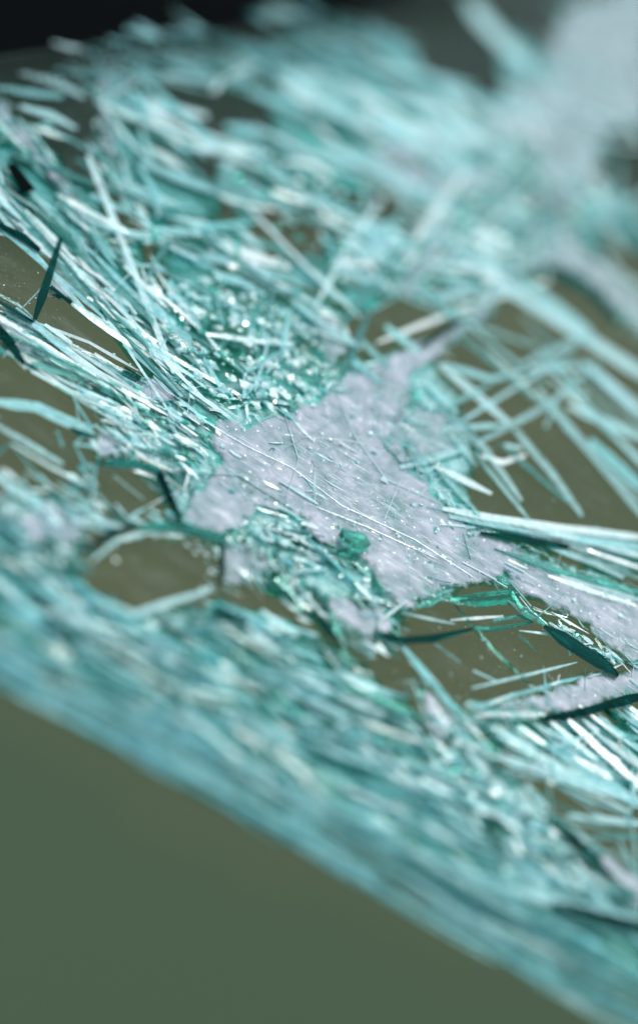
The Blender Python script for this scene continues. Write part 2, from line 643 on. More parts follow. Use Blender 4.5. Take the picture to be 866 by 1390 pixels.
# black ceramic band along the upper left border, with its rows of dots
band = [(-420, 145), (0, 76), (250, 46), (430, 24), (550, -6), (640, -60), (660, -200), (-420, -200)]
vf = slab(band, -1.5, 0.15, 0, 4000)
link('frit_band', *vf, 'frit', ws)
dots = Mass()
for r in range(9):
    for k in range(80):
        x = -60 + k * 9 + (r % 2) * 4.5
        if x > 640:
            continue
        y = 80 - 0.145 * x - (0.0001 * max(0, x - 300) ** 2) + 5 + r * 8.0
        s = 4.1 - r * 0.36
        q = [(x + s * math.cos(a * math.pi / 3), y + s * math.sin(a * math.pi / 3)) for a in range(6)]
        dots.add(([P(a, b, 0.75) for a, b in q] + [P(a, b, 0.65) for a, b in q],
                  [tuple(range(6)), tuple(range(6, 12))[::-1]] + [(i, i + 6, (i + 1) % 6 + 6, (i + 1) % 6) for i in range(6)]), 'frit')
dots.build('frit_dots', ws)

# ---- the lower ply, crazed to a teal haze under the densest cracking
for poly in [
    [(-20, 130), (60, 190), (130, 260), (240, 400), (320, 540), (270, 560), (190, 500), (90, 360), (60, 335), (-20, 310)],
    [(200, 300), (330, 330), (380, 360), (470, 430), (460, 540), (400, 560), (310, 550), (240, 440)],
    [(130, 150), (215, 180), (205, 225), (295, 262), (300, 300), (340, 280), (350, 350), (270, 330), (190, 300), (150, 240)],
    [(370, 110), (540, 110), (690, 180), (720, 300), (640, 320), (560, 280), (470, 255), (430, 290), (350, 270), (360, 170)],
    [(440, 320), (560, 318), (650, 330), (660, 380), (540, 400), (470, 430), (440, 370)],
    [(40, 445), (140, 490), (260, 550), (270, 640), (200, 620), (130, 560), (50, 495)],
    [(-20, 690), (120, 720), (110, 790), (180, 835), (290, 815), (420, 850), (560, 960), (600, 1010), (560, 1050), (300, 980), (-20, 850)],
    [(-40, 830), (300, 960), (560, 1040), (700, 1120), (890, 1250), (890, 1350), (620, 1200), (250, 1000), (-40, 860)],
    [(310, 720), (430, 700), (550, 800), (540, 880), (440, 860), (340, 780)],
    [(600, 690), (720, 715), (880, 735), (880, 790), (760, 760), (660, 735)],
    [(600, 985), (760, 980), (880, 975), (880, 1080), (740, 1030), (660, 1010)],
]:
    skin('crazed_ply', poly, -1.35, 0.25, 'under', ws, 9, 22, 30)
skin('crazed_ply', [(215, 500), (300, 540), (385, 548), (470, 490), (580, 470), (650, 600), (640, 690), (740, 750), (880, 800), (880, 840), (640, 800), (545, 830), (480, 850), (400, 790), (310, 760), (230, 700), (150, 620), (160, 560)],
     -0.9, 0.25, 'under_pale', ws, 8, 22, 30)

# ---- crushed skin patches
PATCHES = [
    ('patch', [(268, 552), (300, 560), (335, 573), (385, 562), (430, 540), (470, 505), (510, 490), (560, 465), (600, 445), (635, 424), (648, 436), (600, 482), (565, 512),
               (562, 545), (545, 580), (558, 620), (578, 650), (602, 680), (640, 712), (690, 735), (740, 760), (800, 784), (880, 813), (880, 915), (838, 892), (800, 852), (755, 830),
               (715, 812), (680, 785), (650, 794), (610, 797), (585, 816), (548, 830), (525, 812), (505, 770), (470, 752), (432, 738), (405, 706), (372, 690), (340, 705), (318, 718), (300, 730),
               (262, 716), (248, 698), (262, 668), (285, 650), (292, 615), (280, 585)]),
    ('patch', [(735, 968), (700, 945), (790, 920), (845, 905), (880, 890), (880, 938), (800, 962), (760, 970)]),
    ('patch_thin', [(590, 985), (640, 968), (700, 945), (735, 968), (650, 985)]),
    ('patch', [(305, 737), (330, 730), (370, 745), (362, 780), (330, 790), (300, 800)]),
    ('patch', [(440, 800), (480, 810), (530, 830), (545, 850), (520, 870), (500, 880), (470, 850), (440, 830)]),
    ('patch', [(-10, 420), (30, 440), (60, 452), (55, 480), (30, 490), (10, 465)]),
    ('patch', [(126, 600), (150, 575), (165, 590), (160, 625), (130, 628)]),
    ('patch', [(185, 515), (215, 508), (240, 515), (262, 540), (225, 548), (195, 535)]),
    ('patch_thin', [(628, 432), (672, 372), (705, 318), (735, 255), (765, 265), (735, 345), (690, 395), (650, 440)]),
    ('patch_thin', [(720, 110), (760, 20), (890, -40), (890, 150), (830, 185), (800, 250), (770, 300), (740, 250), (700, 200), (660, 190), (640, 160)]),
    ('patch_thin', [(740, 260), (790, 330), (880, 400), (880, 470), (810, 400), (760, 370), (700, 370), (730, 320)]),
    ('patch_thin', [(530, 400), (575, 330), (610, 270), (625, 285), (600, 350), (565, 410)]),
    ('patch_thin', [(425, 420), (465, 430), (472, 470), (450, 510), (430, 480)]),
    ('patch', [(20, 690), (90, 670), (130, 700), (110, 740), (30, 740)]),
    ('patch', [(560, 900), (600, 960), (640, 985), (700, 975), (640, 1000), (620, 1000), (590, 1010), (575, 990)]),
    ('patch', [(760, 1120), (800, 1145), (880, 1190), (880, 1250), (830, 1200)]),
    ('patch', [(-10, 125), (20, 150), (70, 220), (140, 310), (180, 370), (160, 350), (100, 280), (40, 210), (-10, 160)]),
    ('patch_thin', [(60, 400), (75, 362), (100, 372), (118, 392), (100, 408)]),
    ('patch_thin', [(520, 600), (560, 545), (610, 560), (650, 600), (600, 625), (545, 630)]),
    ('patch_thin', [(128, 110), (142, 60), (160, 75), (150, 170), (185, 290), (165, 270), (132, 180)]),
    ('patch_thin', [(480, 220), (560, 180), (640, 215), (700, 230), (690, 290), (620, 260), (560, 280)]),
]
for m, poly in PATCHES:
    skin('frosted_patch', poly, 0.0, 0.3, m, ws, 6, 13, 15)

KEEP = [
    [(-5, 325), (45, 345), (72, 362), (52, 430), (30, 415), (-5, 400)],
    [(62, 430), (92, 412), (150, 450), (188, 492), (175, 500), (110, 470), (75, 450)],
    [(120, 795), (160, 745), (200, 732), (260, 735), (298, 770), (280, 800), (230, 815), (180, 825), (140, 815)],
    [(-5, 565), (40, 562), (110, 592), (115, 620), (95, 640), (40, 612), (-5, 600)],
    [(150, 640), (190, 640), (215, 650), (215, 680), (170, 700), (150, 670)],
    [(690, 1020), (720, 1035), (866, 1098), (866, 1112), (780, 1106), (720, 1075)],
    [(50, 515), (95, 540), (100, 565), (50, 545)],
    [(560, 840), (700, 860), (740, 890), (700, 940), (620, 950), (570, 890)],
    [(420, 768), (470, 770), (490, 790), (460, 800), (420, 785)],
    [(210, 232), (290, 262), (285, 280), (205, 262)], [(225, 338), (265, 350), (262, 366), (226, 352)],
    [(350, 285), (432, 300), (430, 345), (360, 330)], [(480, 262), (552, 285), (550, 312), (478, 290)],
    [(470, 440), (560, 400), (620, 420), (500, 515)], [(700, 385), (880, 520), (880, 720), (720, 690), (660, 560), (660, 440)],
    [(540, 15), (600, 0), (690, 110), (600, 110)], [(220, 110), (350, 135), (345, 155), (230, 145)],
    [(800, 205), (880, 160), (880, 280), (840, 270)], [(95, 125), (150, 140), (110, 190), (60, 165)], [(330, 390), (370, 410), (350, 425), (325, 410)],
    [(0, 205), (30, 205), (60, 250), (40, 262), (10, 230)],
]
# ---- traced cracks, edges and big splinters:  (material, width, [points], depth mm)
T = [
    # right lattice
    ('aqua', 16, [(672, 381), (770, 443), (880, 514)]), ('aqua', 14, [(791, 494), (880, 566)]),
    ('dim', 12, [(708, 494), (806, 453)]), ('aqua', 11, [(719, 500), (791, 498)]),
    ('dim', 10, [(729, 530), (800, 612), (880, 710)]), ('aqua', 12, [(770, 551), (880, 598)]),
    ('aqua', 14, [(800, 597), (880, 672)]), ('aqua', 10, [(595, 494), (640, 530), (693, 577)]),
    ('dim', 9, [(693, 577), (750, 644), (790, 700)]), ('aqua', 9, [(600, 494), (667, 515), (708, 505)]),
    ('dim', 9, [(646, 603), (750, 546), (811, 489)]), ('dim', 8, [(590, 561), (667, 520)]),
    ('aqua', 8, [(600, 582), (688, 577)]), ('aqua', 10, [(543, 634), (636, 608)]),
    ('white', 8, [(652, 618), (683, 628), (713, 618)]), ('white', 8, [(590, 633), (667, 670)]),
    ('dim', 6, [(590, 633), (652, 700)]), ('dim', 8, [(600, 556), (657, 608), (708, 680)]),
    ('dim', 6, [(647, 618), (718, 706)]), ('aqua', 12, [(523, 443), (570, 479)]),
    ('aqua', 12, [(477, 490), (518, 520)]), ('dim', 9, [(487, 458), (528, 500)]),
    ('teal', 10, [(502, 422), (466, 510)]), ('aqua', 11, [(770, 536), (796, 536)]),
    ('aqua', 9, [(685, 604), (708, 609)]), ('dim', 9, [(740, 580), (755, 545)]),
    ('dark', 6, [(570, 470), (630, 432)]), ('teal', 8, [(640, 600), (700, 575)]),
    ('teal', 6, [(625, 560), (660, 640)]), ('aqua', 8, [(578, 520), (620, 560)]),
    # band right of the centre
    ('white', 9, [(600, 690), (668, 703), (738, 713), (880, 731)]), ('aqua', 10, [(610, 700), (700, 716), (880, 745)]),
    ('white', 8, [(680, 703), (753, 722), (880, 757)]), ('glass', 10, [(700, 716), (790, 745), (880, 775)]),
    ('dark', 7, [(652, 723), (700, 730), (772, 742)]), ('gteal', 7, [(671, 744), (747, 772), (880, 808)]),
    ('white', 7, [(744, 781), (800, 801), (862, 822)]), ('aqua', 5, [(695, 747), (710, 738)]),
    ('aqua', 9, [(741, 741), (803, 763), (846, 784)]), ('white', 5, [(628, 763), (674, 787)]),
    ('white', 4, [(683, 769), (707, 781)]), ('white', 4, [(685, 763), (711, 776)]), ('white', 4, [(690, 760), (716, 772)]),
    ('aqua', 6, [(760, 780), (880, 818)]), ('teal', 9, [(780, 752), (880, 790)]),
    # green splinters at the lower right
    ('gteal', 9, [(554, 826), (584, 818), (611, 805)]), ('gteal', 18, [(611, 814), (650, 815), (692, 811), (706, 828)]),
    ('gteal', 5, [(614, 817), (644, 853), (665, 877), (707, 919), (749, 952)]), ('white', 4, [(545, 832), (617, 847)]),
    ('white', 5, [(611, 842), (683, 836)]), ('dark', 8, [(508, 857), (530, 866), (548, 869), (590, 867), (641, 854)]),
    ('gteal', 8, [(641, 853), (668, 855), (722, 845)]), ('white', 5, [(704, 856), (748, 861), (770, 877), (774, 890)]),
    ('dark', 12, [(738, 850), (788, 882), (839, 917)]), ('white', 5, [(745, 845), (798, 880)]),
    ('gteal', 14, [(690, 815), (715, 830), (742, 850)]), ('aqua', 4, [(640, 934), (720, 915), (783, 899)]),
    ('white', 5, [(642, 910), (674, 925)]), ('dark', 9, [(740, 976), (790, 966), (880, 943)]),
    ('white', 6, [(646, 970), (735, 969)]), ('gteal', 4, [(702, 862), (712, 868), (730, 886)]),
    ('gteal', 8, [(668, 842), (700, 838), (730, 842)]), ('dim', 5, [(588, 872), (624, 899)]),
    ('aqua', 6, [(640, 962), (700, 943), (790, 918)]),
    # left, from the top down
    ('dark', 8, [(-10, 300), (33, 323), (54, 340)]), ('white', 9, [(33, 313), (74, 353)]),
    ('dark', 8, [(84, 322), (68, 372), (48, 434)]), ('dark', 9, [(69, 389), (97, 412)]),
    ('white', 7, [(97, 412), (150, 450), (203, 485)]), ('white', 9, [(119, 404), (170, 437), (213, 465)]),
    ('gteal', 6, [(150, 432), (203, 478)]), ('white', 8, [(84, 351), (127, 389)]), ('white', 7, [(106, 348), (157, 394)]),
    ('glass', 5, [(-10, 395), (23, 412), (48, 432)]), ('dark', 4, [(-10, 404), (46, 437)]),
    ('dim', 4, [(30, 419), (60, 388)]), ('white', 4, [(48, 437), (122, 465), (188, 503)]),
    ('white', 9, [(51, 444), (102, 483), (152, 520)]), ('dark', 10, [(-10, 432), (33, 493)]),
    ('white', 4, [(40, 488), (84, 518)]), ('glass', 6, [(50, 484), (120, 525)]), ('white', 4, [(45, 496), (92, 528)]),
    ('white', 7, [(43, 503), (90, 528), (142, 553)]), ('gteal', 8, [(76, 523), (145, 561)]),
    ('aqua', 15, [(-10, 544), (51, 553), (112, 581), (130, 594)]), ('dark', 4, [(96, 580), (130, 592)]),
    ('dim', 7, [(-10, 573), (51, 609), (86, 630)]), ('aqua', 10, [(-10, 643), (51, 685), (84, 711)]),
    ('dark', 8, [(127, 628), (193, 631), (216, 640), (230, 672), (246, 705)]), ('dim', 6, [(155, 645), (196, 678)]),
    ('dark', 10, [(183, 713), (246, 715), (280, 726), (304, 736)]), ('dark', 5, [(304, 738), (300, 798)]),
    ('dark', 7, [(112, 751), (146, 726), (183, 713)]), ('aqua', 7, [(125, 762), (160, 733), (200, 722), (250, 728)]),
    ('aqua', 10, [(146, 817), (183, 834), (240, 815), (287, 800)]), ('aqua', 8, [(100, 540), (125, 580)]),
    ('dim', 6, [(104, 545), (108, 575)]), ('teal', 8, [(78, 585), (86, 606)]), ('glass', 6, [(60, 450), (200, 520)]),
    ('dark', 5, [(170, 498), (192, 512)]), ('white', 6, [(380, 653), (408, 668), (432, 684)]),
    # lower middle bundles
    ('aqua', 9, [(329, 832), (387, 870)]), ('aqua', 7, [(354, 828), (400, 862)]), ('aqua', 9, [(337, 903), (400, 932)]),
    ('aqua', 9, [(383, 907), (450, 940), (524, 970)]), ('aqua', 9, [(412, 941), (470, 974)]), ('aqua', 10, [(466, 916), (516, 945)]),
    ('dark', 8, [(292, 824), (337, 845)]), ('gteal', 8, [(470, 932), (558, 966)]), ('gteal', 8, [(516, 1003), (558, 1011)]),
    ('dark', 7, [(425, 824), (445, 855), (466, 878)]), ('aqua', 10, [(540, 870), (590, 930), (625, 975)]),
    ('white', 6, [(470, 800), (500, 830)]), ('dark', 4, [(364, 785), (400, 815)]),
    # bottom right
    ('gteal', 8, [(640, 984), (700, 980), (780, 974)]), ('aqua', 14, [(662, 986), (750, 1038), (880, 1098)]),
    ('aqua', 12, [(672, 1026), (780, 1060), (880, 1090)]), ('white', 9, [(770, 976), (820, 1022), (880, 1078)]),
    ('white', 8, [(790, 976), (880, 1050)]), ('aqua', 7, [(812, 972), (880, 1028)]), ('aqua', 6, [(835, 962), (880, 996)]),
    ('aqua', 9, [(770, 1107), (880, 1119)]), ('teal', 8, [(800, 1136), (880, 1136)]), ('dark', 10, [(750, 1110), (790, 1150), (832, 1192)]),
    ('aqua', 12, [(708, 1203), (780, 1230), (880, 1252)]), ('dark', 7, [(750, 1226), (880, 1258)]),
    ('aqua', 12, [(625, 1005), (680, 1070), (740, 1110)]), ('aqua', 10, [(740, 1010), (800, 1050), (850, 1075)]),
    # top
    ('aqua', 11, [(27, 98), (80, 112), (115, 132)]), ('aqua', 10, [(-10, 117), (40, 126), (85, 130)]),
    ('aqua', 10, [(28, 144), (70, 156), (104, 174)]), ('dim', 7, [(35, 170), (100, 190)]),
    ('aqua', 12, [(190, 220), (240, 240), (300, 262)]), ('aqua', 9, [(190, 225), (215, 270), (215, 295)]),
    ('aqua', 20, [(625, -10), (670, 45), (720, 95)]), ('aqua', 14, [(500, 150), (560, 185), (640, 240)]),
    ('dim', 12, [(510, 150), (590, 200)]), ('aqua', 16, [(436, 195), (520, 232), (600, 275)]),
    ('aqua', 14, [(700, 375), (760, 420), (800, 450)]), ('dark', 12, [(735, 358), (800, 390), (840, 440)]),
    ('aqua', 12, [(470, 310), (550, 325)]), ('aqua', 11, [(448, 360), (520, 385)]), ('aqua', 12, [(290, 370), (345, 390)]),
    ('aqua', 12, [(210, 310), (275, 318)]), ('dim', 11, [(360, 360), (412, 390)]), ('aqua', 9, [(232, 335), (270, 352)]),
    ('aqua', 9, [(370, 390), (412, 398)]), ('aqua', 10, [(310, 375), (360, 400)]), ('dim', 14, [(830, 270), (880, 320)]),
    ('dim', 14, [(800, 300), (880, 262)]), ('dim', 12, [(815, 290), (850, 345)]),
]
# straight crossing cracks of the right-hand pane
for i in range(22):
    x, y = rng.uniform(600, 870), rng.uniform(430, 700)
    an = R(rng.choice((40, 42, 43, 45, 46, 44, 24, -28)) + rng.gauss(0, 4))
    hl = rng.uniform(45, 150)
    if y < 400 + (x - 640) * 0.5 or y > 690 + (x - 600) * 0.12 - hl * abs(math.sin(an)):
        continue
    T.append((rng.choice(('dim', 'dim', 'aqua', 'teal')), rng.uniform(3, 6.5),
              [(x - math.cos(an) * hl, y - math.sin(an) * hl), (x + math.cos(an) * hl, y + math.sin(an) * hl)]))
HAIR = [[(268, 566), (330, 610), (400, 640), (470, 690), (560, 730), (640, 790)], [(300, 720), (345, 660), (390, 610), (470, 560), (560, 490), (640, 432)],
        [(385, 566), (400, 620), (380, 700)], [(412, 588), (470, 600), (540, 610), (560, 640)], [(455, 522), (480, 590), (520, 650), (600, 690)],
        [(425, 690), (500, 715), (590, 758)], [(545, 640), (520, 700), (545, 735), (560, 800)], [(625, 722), (640, 760)], [(262, 640), (330, 650), (400, 690)], [(330, 575), (350, 630), (330, 700)], [(500, 508), (530, 560), (545, 640)]]
for q in HAIR[:9]:
    q = [(x + rng.uniform(-6, 6), y + rng.uniform(-6, 6)) for x, y in q]
    T.append(('white', rng.uniform(0.8, 1.5), q))
ARM = [(600, 700), (640, 722), (690, 740), (880, 815), (880, 912), (800, 850), (640, 780)]
# long cracks that run out from the point of impact
for a0, a1, r0, r1, l0, l1, cnt in ((205, 238, 70, 330, 90, 330, 34), (238, 290, 60, 240, 40, 100, 7), (300, 330, 120, 480, 80, 240, 16),
                                    (338, 366, 260, 420, 80, 260, 8), (60, 120, 220, 330, 60, 140, 4)):
    for i in range(cnt):
        an = R(rng.uniform(a0, a1))
        r = rng.uniform(r0, r1)
        x, y = 335 + rng.gauss(0, 22) + math.cos(an) * r, 605 + rng.gauss(0, 18) + math.sin(an) * r * 0.9
        l = rng.uniform(l0, l1)
        a2 = an + rng.gauss(0, 0.08)
        a3 = a2 + rng.gauss(0, 0.03)
        p1 = (x + math.cos(a2) * l * 0.5, y + math.sin(a2) * l * 0.5)
        p2 = (p1[0] + math.cos(a3) * l * 0.5, p1[1] + math.sin(a3) * l * 0.5)
        if any(inside(px, py, kp) for px, py in (p1, p2, (x, y), ((x + p1[0]) / 2, (y + p1[1]) / 2), ((p2[0] + p1[0]) / 2, (p2[1] + p1[1]) / 2)) for kp in KEEP + [ARM]):
            continue
        T.append((rng.choice(('aqua', 'aqua', 'white', 'dim', 'teal', 'gteal')), rng.uniform(3, 8) * (1 + r / 500), [(x, y), p1, p2]))
for m, wd, pts in T:
    tri = m in ('glass', 'gteal')
    wd *= 1.35 if m == 'dark' else 1.0
    link('crack_facet', *sweep(pts, wd, 0.8 if m == 'dark' else 0.15, 1.0 if m != 'dark' else 1.6, 0.5, 'tri' if tri else 'quad', 0.09 if tri or m == 'dark' else 0.035), m, ws)

# black plate painted as shade where a piece has dropped out at the left
link('painted_dark_gap', *slab([(8, 224), (22, 222), (50, 258), (32, 262)], 1.1, 0.8, 0.5, 20), 'black', ws)

# ---- fields of fine splinters
FIELDS = [
    # polygon, count, direction (deg or point), jitter, length, width, materials
    ([(-10, 140), (60, 230), (130, 300), (270, 470), (300, 560), (190, 510), (80, 360), (-10, 300)], 210, 42, 6, (25, 120), (2, 8),
     dict(white=7, aqua=4, glass=2, teal=2, gteal=1)),
    ([(-10, 410), (60, 440), (190, 505), (270, 560), (270, 620), (140, 570), (40, 500), (-10, 460)], 190, 33, 6, (20, 100), (2, 6),
     dict(white=7, glass=4, aqua=3, gteal=1)),
    ([(185, 520), (260, 545), (270, 620), (200, 650), (140, 600)], 90, 35, 14, (14, 50), (3, 8), dict(white=6, glass=3, gteal=3, aqua=2)),
    ([(150, 300), (300, 330), (470, 450), (470, 540), (400, 570), (300, 560), (240, 480)], 70, 38, 20, (10, 40), (3, 10),
     dict(white=6, aqua=4, gteal=2, teal=3, glass=2)),
    ([(120, 200), (300, 180), (470, 330), (560, 430), (480, 450), (340, 380), (170, 320)], 65, 24, 13, (40, 120), (5, 13),
     dict(aqua=6, white=6, teal=4, dim=2)),
    ([(130, 150), (400, 125), (560, 90), (700, 230), (640, 330), (470, 330), (300, 190), (180, 190)], 85, 24, 11, (50, 160), (6, 15),
     dict(aqua=6, white=6, teal=3, dim=3)),
    ([(60, 95), (140, 45), (300, 32), (560, 14), (570, 120), (300, 130), (140, 135)], 80, 27, 9, (40, 110), (4, 9), dict(dim=5, aqua=3, mist=4)),
    ([(150, 90), (560, 35), (600, 130), (300, 130), (150, 140)], 60, 30, 10, (40, 110), (4, 11), dict(dim=5, mist=6)),
    ([(560, 90), (720, 60), (866, 200), (866, 330), (760, 330), (620, 330)], 90, 38, 12, (40, 120), (7, 16), dict(aqua=5, white=3, teal=3, dim=3)),
    ([(440, 330), (560, 300), (700, 330), (660, 400), (520, 430)], 60, 20, 14, (30, 90), (6, 13), dict(aqua=5, white=3, teal=2)),
    ([(570, 640), (640, 690), (700, 715), (866, 735), (866, 760), (740, 735), (600, 715)], 60, 13, 6, (30, 100), (2, 6), dict(white=4, aqua=3, glass=3)),
    ([(180, 500), (270, 540), (300, 560), (285, 630), (250, 690), (180, 640), (150, 580)], 90, 36, 12, (14, 55), (2, 7), dict(white=7, aqua=3, glass=3)),
    ([(300, 540), (420, 535), (480, 490), (500, 505), (400, 565), (330, 572)], 70, 30, 25, (10, 40), (2, 6), dict(white=7, aqua=4, glass=2)),
    ([(300, 720), (420, 735), (480, 770), (560, 815), (540, 830), (440, 800), (330, 790)], 90, 33, 16, (10, 45), (2, 6), dict(white=7, aqua=4, glass=3)),
    ([(480, 500), (560, 520), (640, 600), (600, 680), (540, 640)], 70, 40, 30, (14, 50), (3, 8), dict(white=3, aqua=4, gteal=2, dim=3)),
    ([(300, 700), (420, 700), (560, 830), (520, 900), (400, 840), (330, 760)], 150, 38, 16, (14, 70), (2, 7), dict(white=5, glass=4, gteal=3, teal=2)),
    ([(-10, 700), (130, 730), (120, 800), (180, 840), (300, 810), (430, 870), (560, 960), (600, 1020), (420, 1020), (-10, 830)], 340, 30, 11, (25, 120), (2.5, 8),
     dict(aqua=8, white=1.2, teal=4, gteal=1, mist=4)),
    ([(-30, 800), (200, 880), (450, 1010), (640, 1060), (880, 1250), (880, 1300), (600, 1180), (250, 1010), (-30, 880)], 250, 29, 9, (40, 170), (3, 8),
     dict(mist=7, dim=3, teal=3, aqua=3)),
    ([(-60, 830), (200, 950), (600, 1170), (880, 1320), (880, 1420), (600, 1265), (250, 1065), (-60, 900)], 320, 29, 3, (90, 260), (2, 6),
     dict(mist=9, dim=2, teal=1)),
    ([(600, 960), (700, 985), (866, 960), (866, 1090), (740, 1040), (640, 1010)], 90, 33, 9, (30, 110), (3, 8), dict(aqua=4, white=4, gteal=3, dim=2)),
    ([(560, 990), (640, 1000), (760, 1110), (866, 1210), (866, 1260), (700, 1200), (600, 1080)], 150, 38, 12, (25, 90), (4, 10), dict(aqua=4, white=3, gteal=3, teal=3, dim=2)),
    ([(80, 580), (250, 620), (260, 720), (150, 740), (0, 700), (0, 640), (90, 650)], 110, 32, 14, (15, 60), (3, 9), dict(aqua=4, white=3, teal=3, dim=3)),
    ([(750, 842), (838, 890), (830, 905), (800, 890)], 40, 36, 12, (12, 40), (2, 6), dict(white=4, glass=4, aqua=2)),
    ([(430, 540), (560, 640), (640, 720), (600, 790), (480, 740), (330, 690), (300, 620)], 170, 31, 20, (6, 60), (1.2, 4), dict(white=8, glass=4, aqua=3, patch=2)),
    ([(620, 740), (680, 735), (866, 815), (866, 900), (700, 810)], 60, 33, 14, (5, 40), (1, 3), dict(white=8, glass=3)),
]


spl = []
for pi, (pm, poly) in enumerate(PATCHES):
    area = sum(a[0] * b[1] - b[0] * a[1] for a, b in zip(poly, poly[1:] + poly[:1]))
    sg = 1 if area > 0 else -1
    for a, b in zip(poly, poly[1:] + poly[:1]):
        dx, dy = b[0] - a[0], b[1] - a[1]
        L = math.hypot(dx, dy)
        ox, oy = dy / L * sg, -dx / L * sg            # outward, in the photo
        for k in range(max(1, int(L / (14 if pi == 0 else 8)))):
            f0 = rng.uniform(0, 0.8)
            f1 = min(1.05, f0 + rng.uniform(14, 40) / L)
            e = rng.uniform(-2, 4)
            w_, m_ = rng.uniform(2, 5), pick(dict(white=6, glass=3, aqua=3))
            if oy > 0.15 and rng.random() < 0.6:
                w_, m_ = rng.uniform(3, 8), pick(dict(gteal=4, teal=3, dark=2, glass=2))
            if rng.random() < 0.72:                       # a crack that runs out of the patch
                an = R(33 + rng.gauss(0, 16)) if rng.random() < 0.7 else math.atan2(oy, ox) + rng.gauss(0, 0.4)
                hl = rng.uniform(7, 30)
                x, y = a[0] + dx * f0 + ox * rng.uniform(-6, 10), a[1] + dy * f0 + oy * rng.uniform(-6, 10)
                p = [(x - math.cos(an) * hl, y - math.sin(an) * hl), (x + math.cos(an) * hl, y + math.sin(an) * hl)]
                if any(inside(px, py, kp) for px, py in p for kp in KEEP):
                    continue
                m_ = pick(dict(white=6, glass=3, aqua=4, patch=3, craze=3))
                spl.append((30 * w_, sweep(p, w_, rng.uniform(0.0, 0.3), rng.uniform(0.3, 0.8), 0.2, rng.choice(('tri', 'quad')), 0.12), m_))
                continue
            p = [(a[0] + dx * f + ox * e + rng.uniform(-2, 2), a[1] + dy * f + oy * e + rng.uniform(-2, 2)) for f in (f0, (f0 + f1) / 2, f1)]
            spl.append((30 * w_, sweep(p, w_, rng.uniform(-0.3, 0.25), rng.uniform(0.4, 1.3), 0.3, rng.choice(('tri', 'quad')), 0.15), m_))
for poly, cnt, ang, jit, ln, wd, ms in FIELDS:
    xs = [p[0] for p in poly]
    ys = [p[1] for p in poly]
    done = tries = 0
    while done < cnt and tries < cnt * 30:
        tries += 1
        x, y = rng.uniform(min(xs), max(xs)), rng.uniform(min(ys), max(ys))
        if not inside(x, y, poly):
            continue
        a = R(ang + rng.gauss(0, jit))
        l = ln[0] + (ln[1] - ln[0]) * rng.random() ** 1.6
        dx, dy = math.cos(a) * l / 2, math.sin(a) * l / 2
        ends = [(x - dx, y - dy), (x + dx, y + dy)]
        if any(inside(px, py, k) for k in KEEP for px, py in ends + [(x, y)]):
            continue
        bx, by = -dy / l * rng.gauss(0, l * 0.02), dx / l * rng.gauss(0, l * 0.02)
        pts = [ends[0], (x + bx, y + by), ends[1]]
        m = pick(ms)
        v = rng.uniform(*wd)
        z = rng.uniform(-1.7, 0.25)
        vf = sweep(pts, v, z, rng.uniform(0.3, 1.3), rng.uniform(0.1, 0.7), rng.choice(('tri', 'tri', 'quad')), 0.07)
        spl.append((l * v if -20 < x < 886 and -20 < y < 1400 else 0, vf, m))
        done += 1
spl.sort(key=lambda s: -s[0])
for sc, vf, m in spl[:290]:
    link('glass_splinter', *vf, m, ws)
rest = Mass()
for sc, vf, m in spl[290:]:
    rest.add(vf, m)
rest.build('splinter_mass', ws)

# ---- the connected web of cracks: edges of the cells the two plies broke into
web = []
for poly, cnt, ang, stretch, wd, ms in [
    ([(-20, 120), (560, 60), (880, 60), (880, 340), (640, 420), (480, 480), (320, 555), (180, 500), (60, 340), (-20, 310)], 95, 30, 3.2, (3.5, 8), dict(aqua=6, white=4, dim=2, teal=3)),
    ([(-20, 690), (130, 730), (130, 810), (300, 820), (430, 860), (600, 1000), (760, 1000), (880, 960), (880, 1260), (600, 1130), (-20, 860)], 90, 29, 3.6, (3, 7), dict(aqua=5, white=1, dim=4, teal=4)),
    ([(-20, 540), (120, 560), (260, 640), (250, 730), (-20, 700)], 34, 30, 2.2, (2.5, 6), dict(aqua=5, white=3, teal=2)),
    ([(-20, 415), (60, 440), (200, 510), (275, 560), (260, 620), (130, 560), (-20, 470)], 28, 33, 4.0, (2, 5), dict(white=6, aqua=3, gteal=2)),
    ([(300, 700), (410, 720), (540, 825), (500, 900), (340, 800)], 40, 35, 2.0, (2, 5), dict(white=5, aqua=4, gteal=3)),
]:
    ca, sa = math.cos(R(ang)), math.sin(R(ang))
    xs = [p[0] for p in poly]
    ys = [p[1] for p in poly]
    pts = []
    tries = 0
    while len(pts) < cnt and tries < 9000:
        tries += 1
        x, y = rng.uniform(min(xs), max(xs)), rng.uniform(min(ys), max(ys))
        if inside(x, y, poly):
            pts.append(Vector(((x * ca + y * sa) / stretch, -x * sa + y * ca)))
    vo, eo, _, _, _, _ = delaunay_2d_cdt(pts, [], [], 0, 1e-4)
    vx = [(v.x * stretch * ca - v.y * sa, v.x * stretch * sa + v.y * ca) for v in vo]
    for i, j in eo:
        if rng.random() < 0.46:
            continue
        a, b = vx[i], vx[j]
        l = math.hypot(b[0] - a[0], b[1] - a[1])
        if l > 260 or l < 8:
            continue
        mid = ((a[0] + b[0]) / 2 + rng.uniform(-.03, .03) * l, (a[1] + b[1]) / 2 + rng.uniform(-.03, .03) * l)
        if not inside(*mid, poly) or inside(*mid, PATCHES[0][1]):
            continue
        if mid[0] < 640 and any(inside(*mid, kp) for kp in KEEP):
            continue
        v = rng.uniform(*wd)
        web.append((l * v, sweep([a, mid, b], v, rng.uniform(-0.2, 0.2), rng.uniform(0.8, 1.8), 0.6, 'quad', 0.05), pick(ms)))
web.sort(key=lambda q: -q[0])
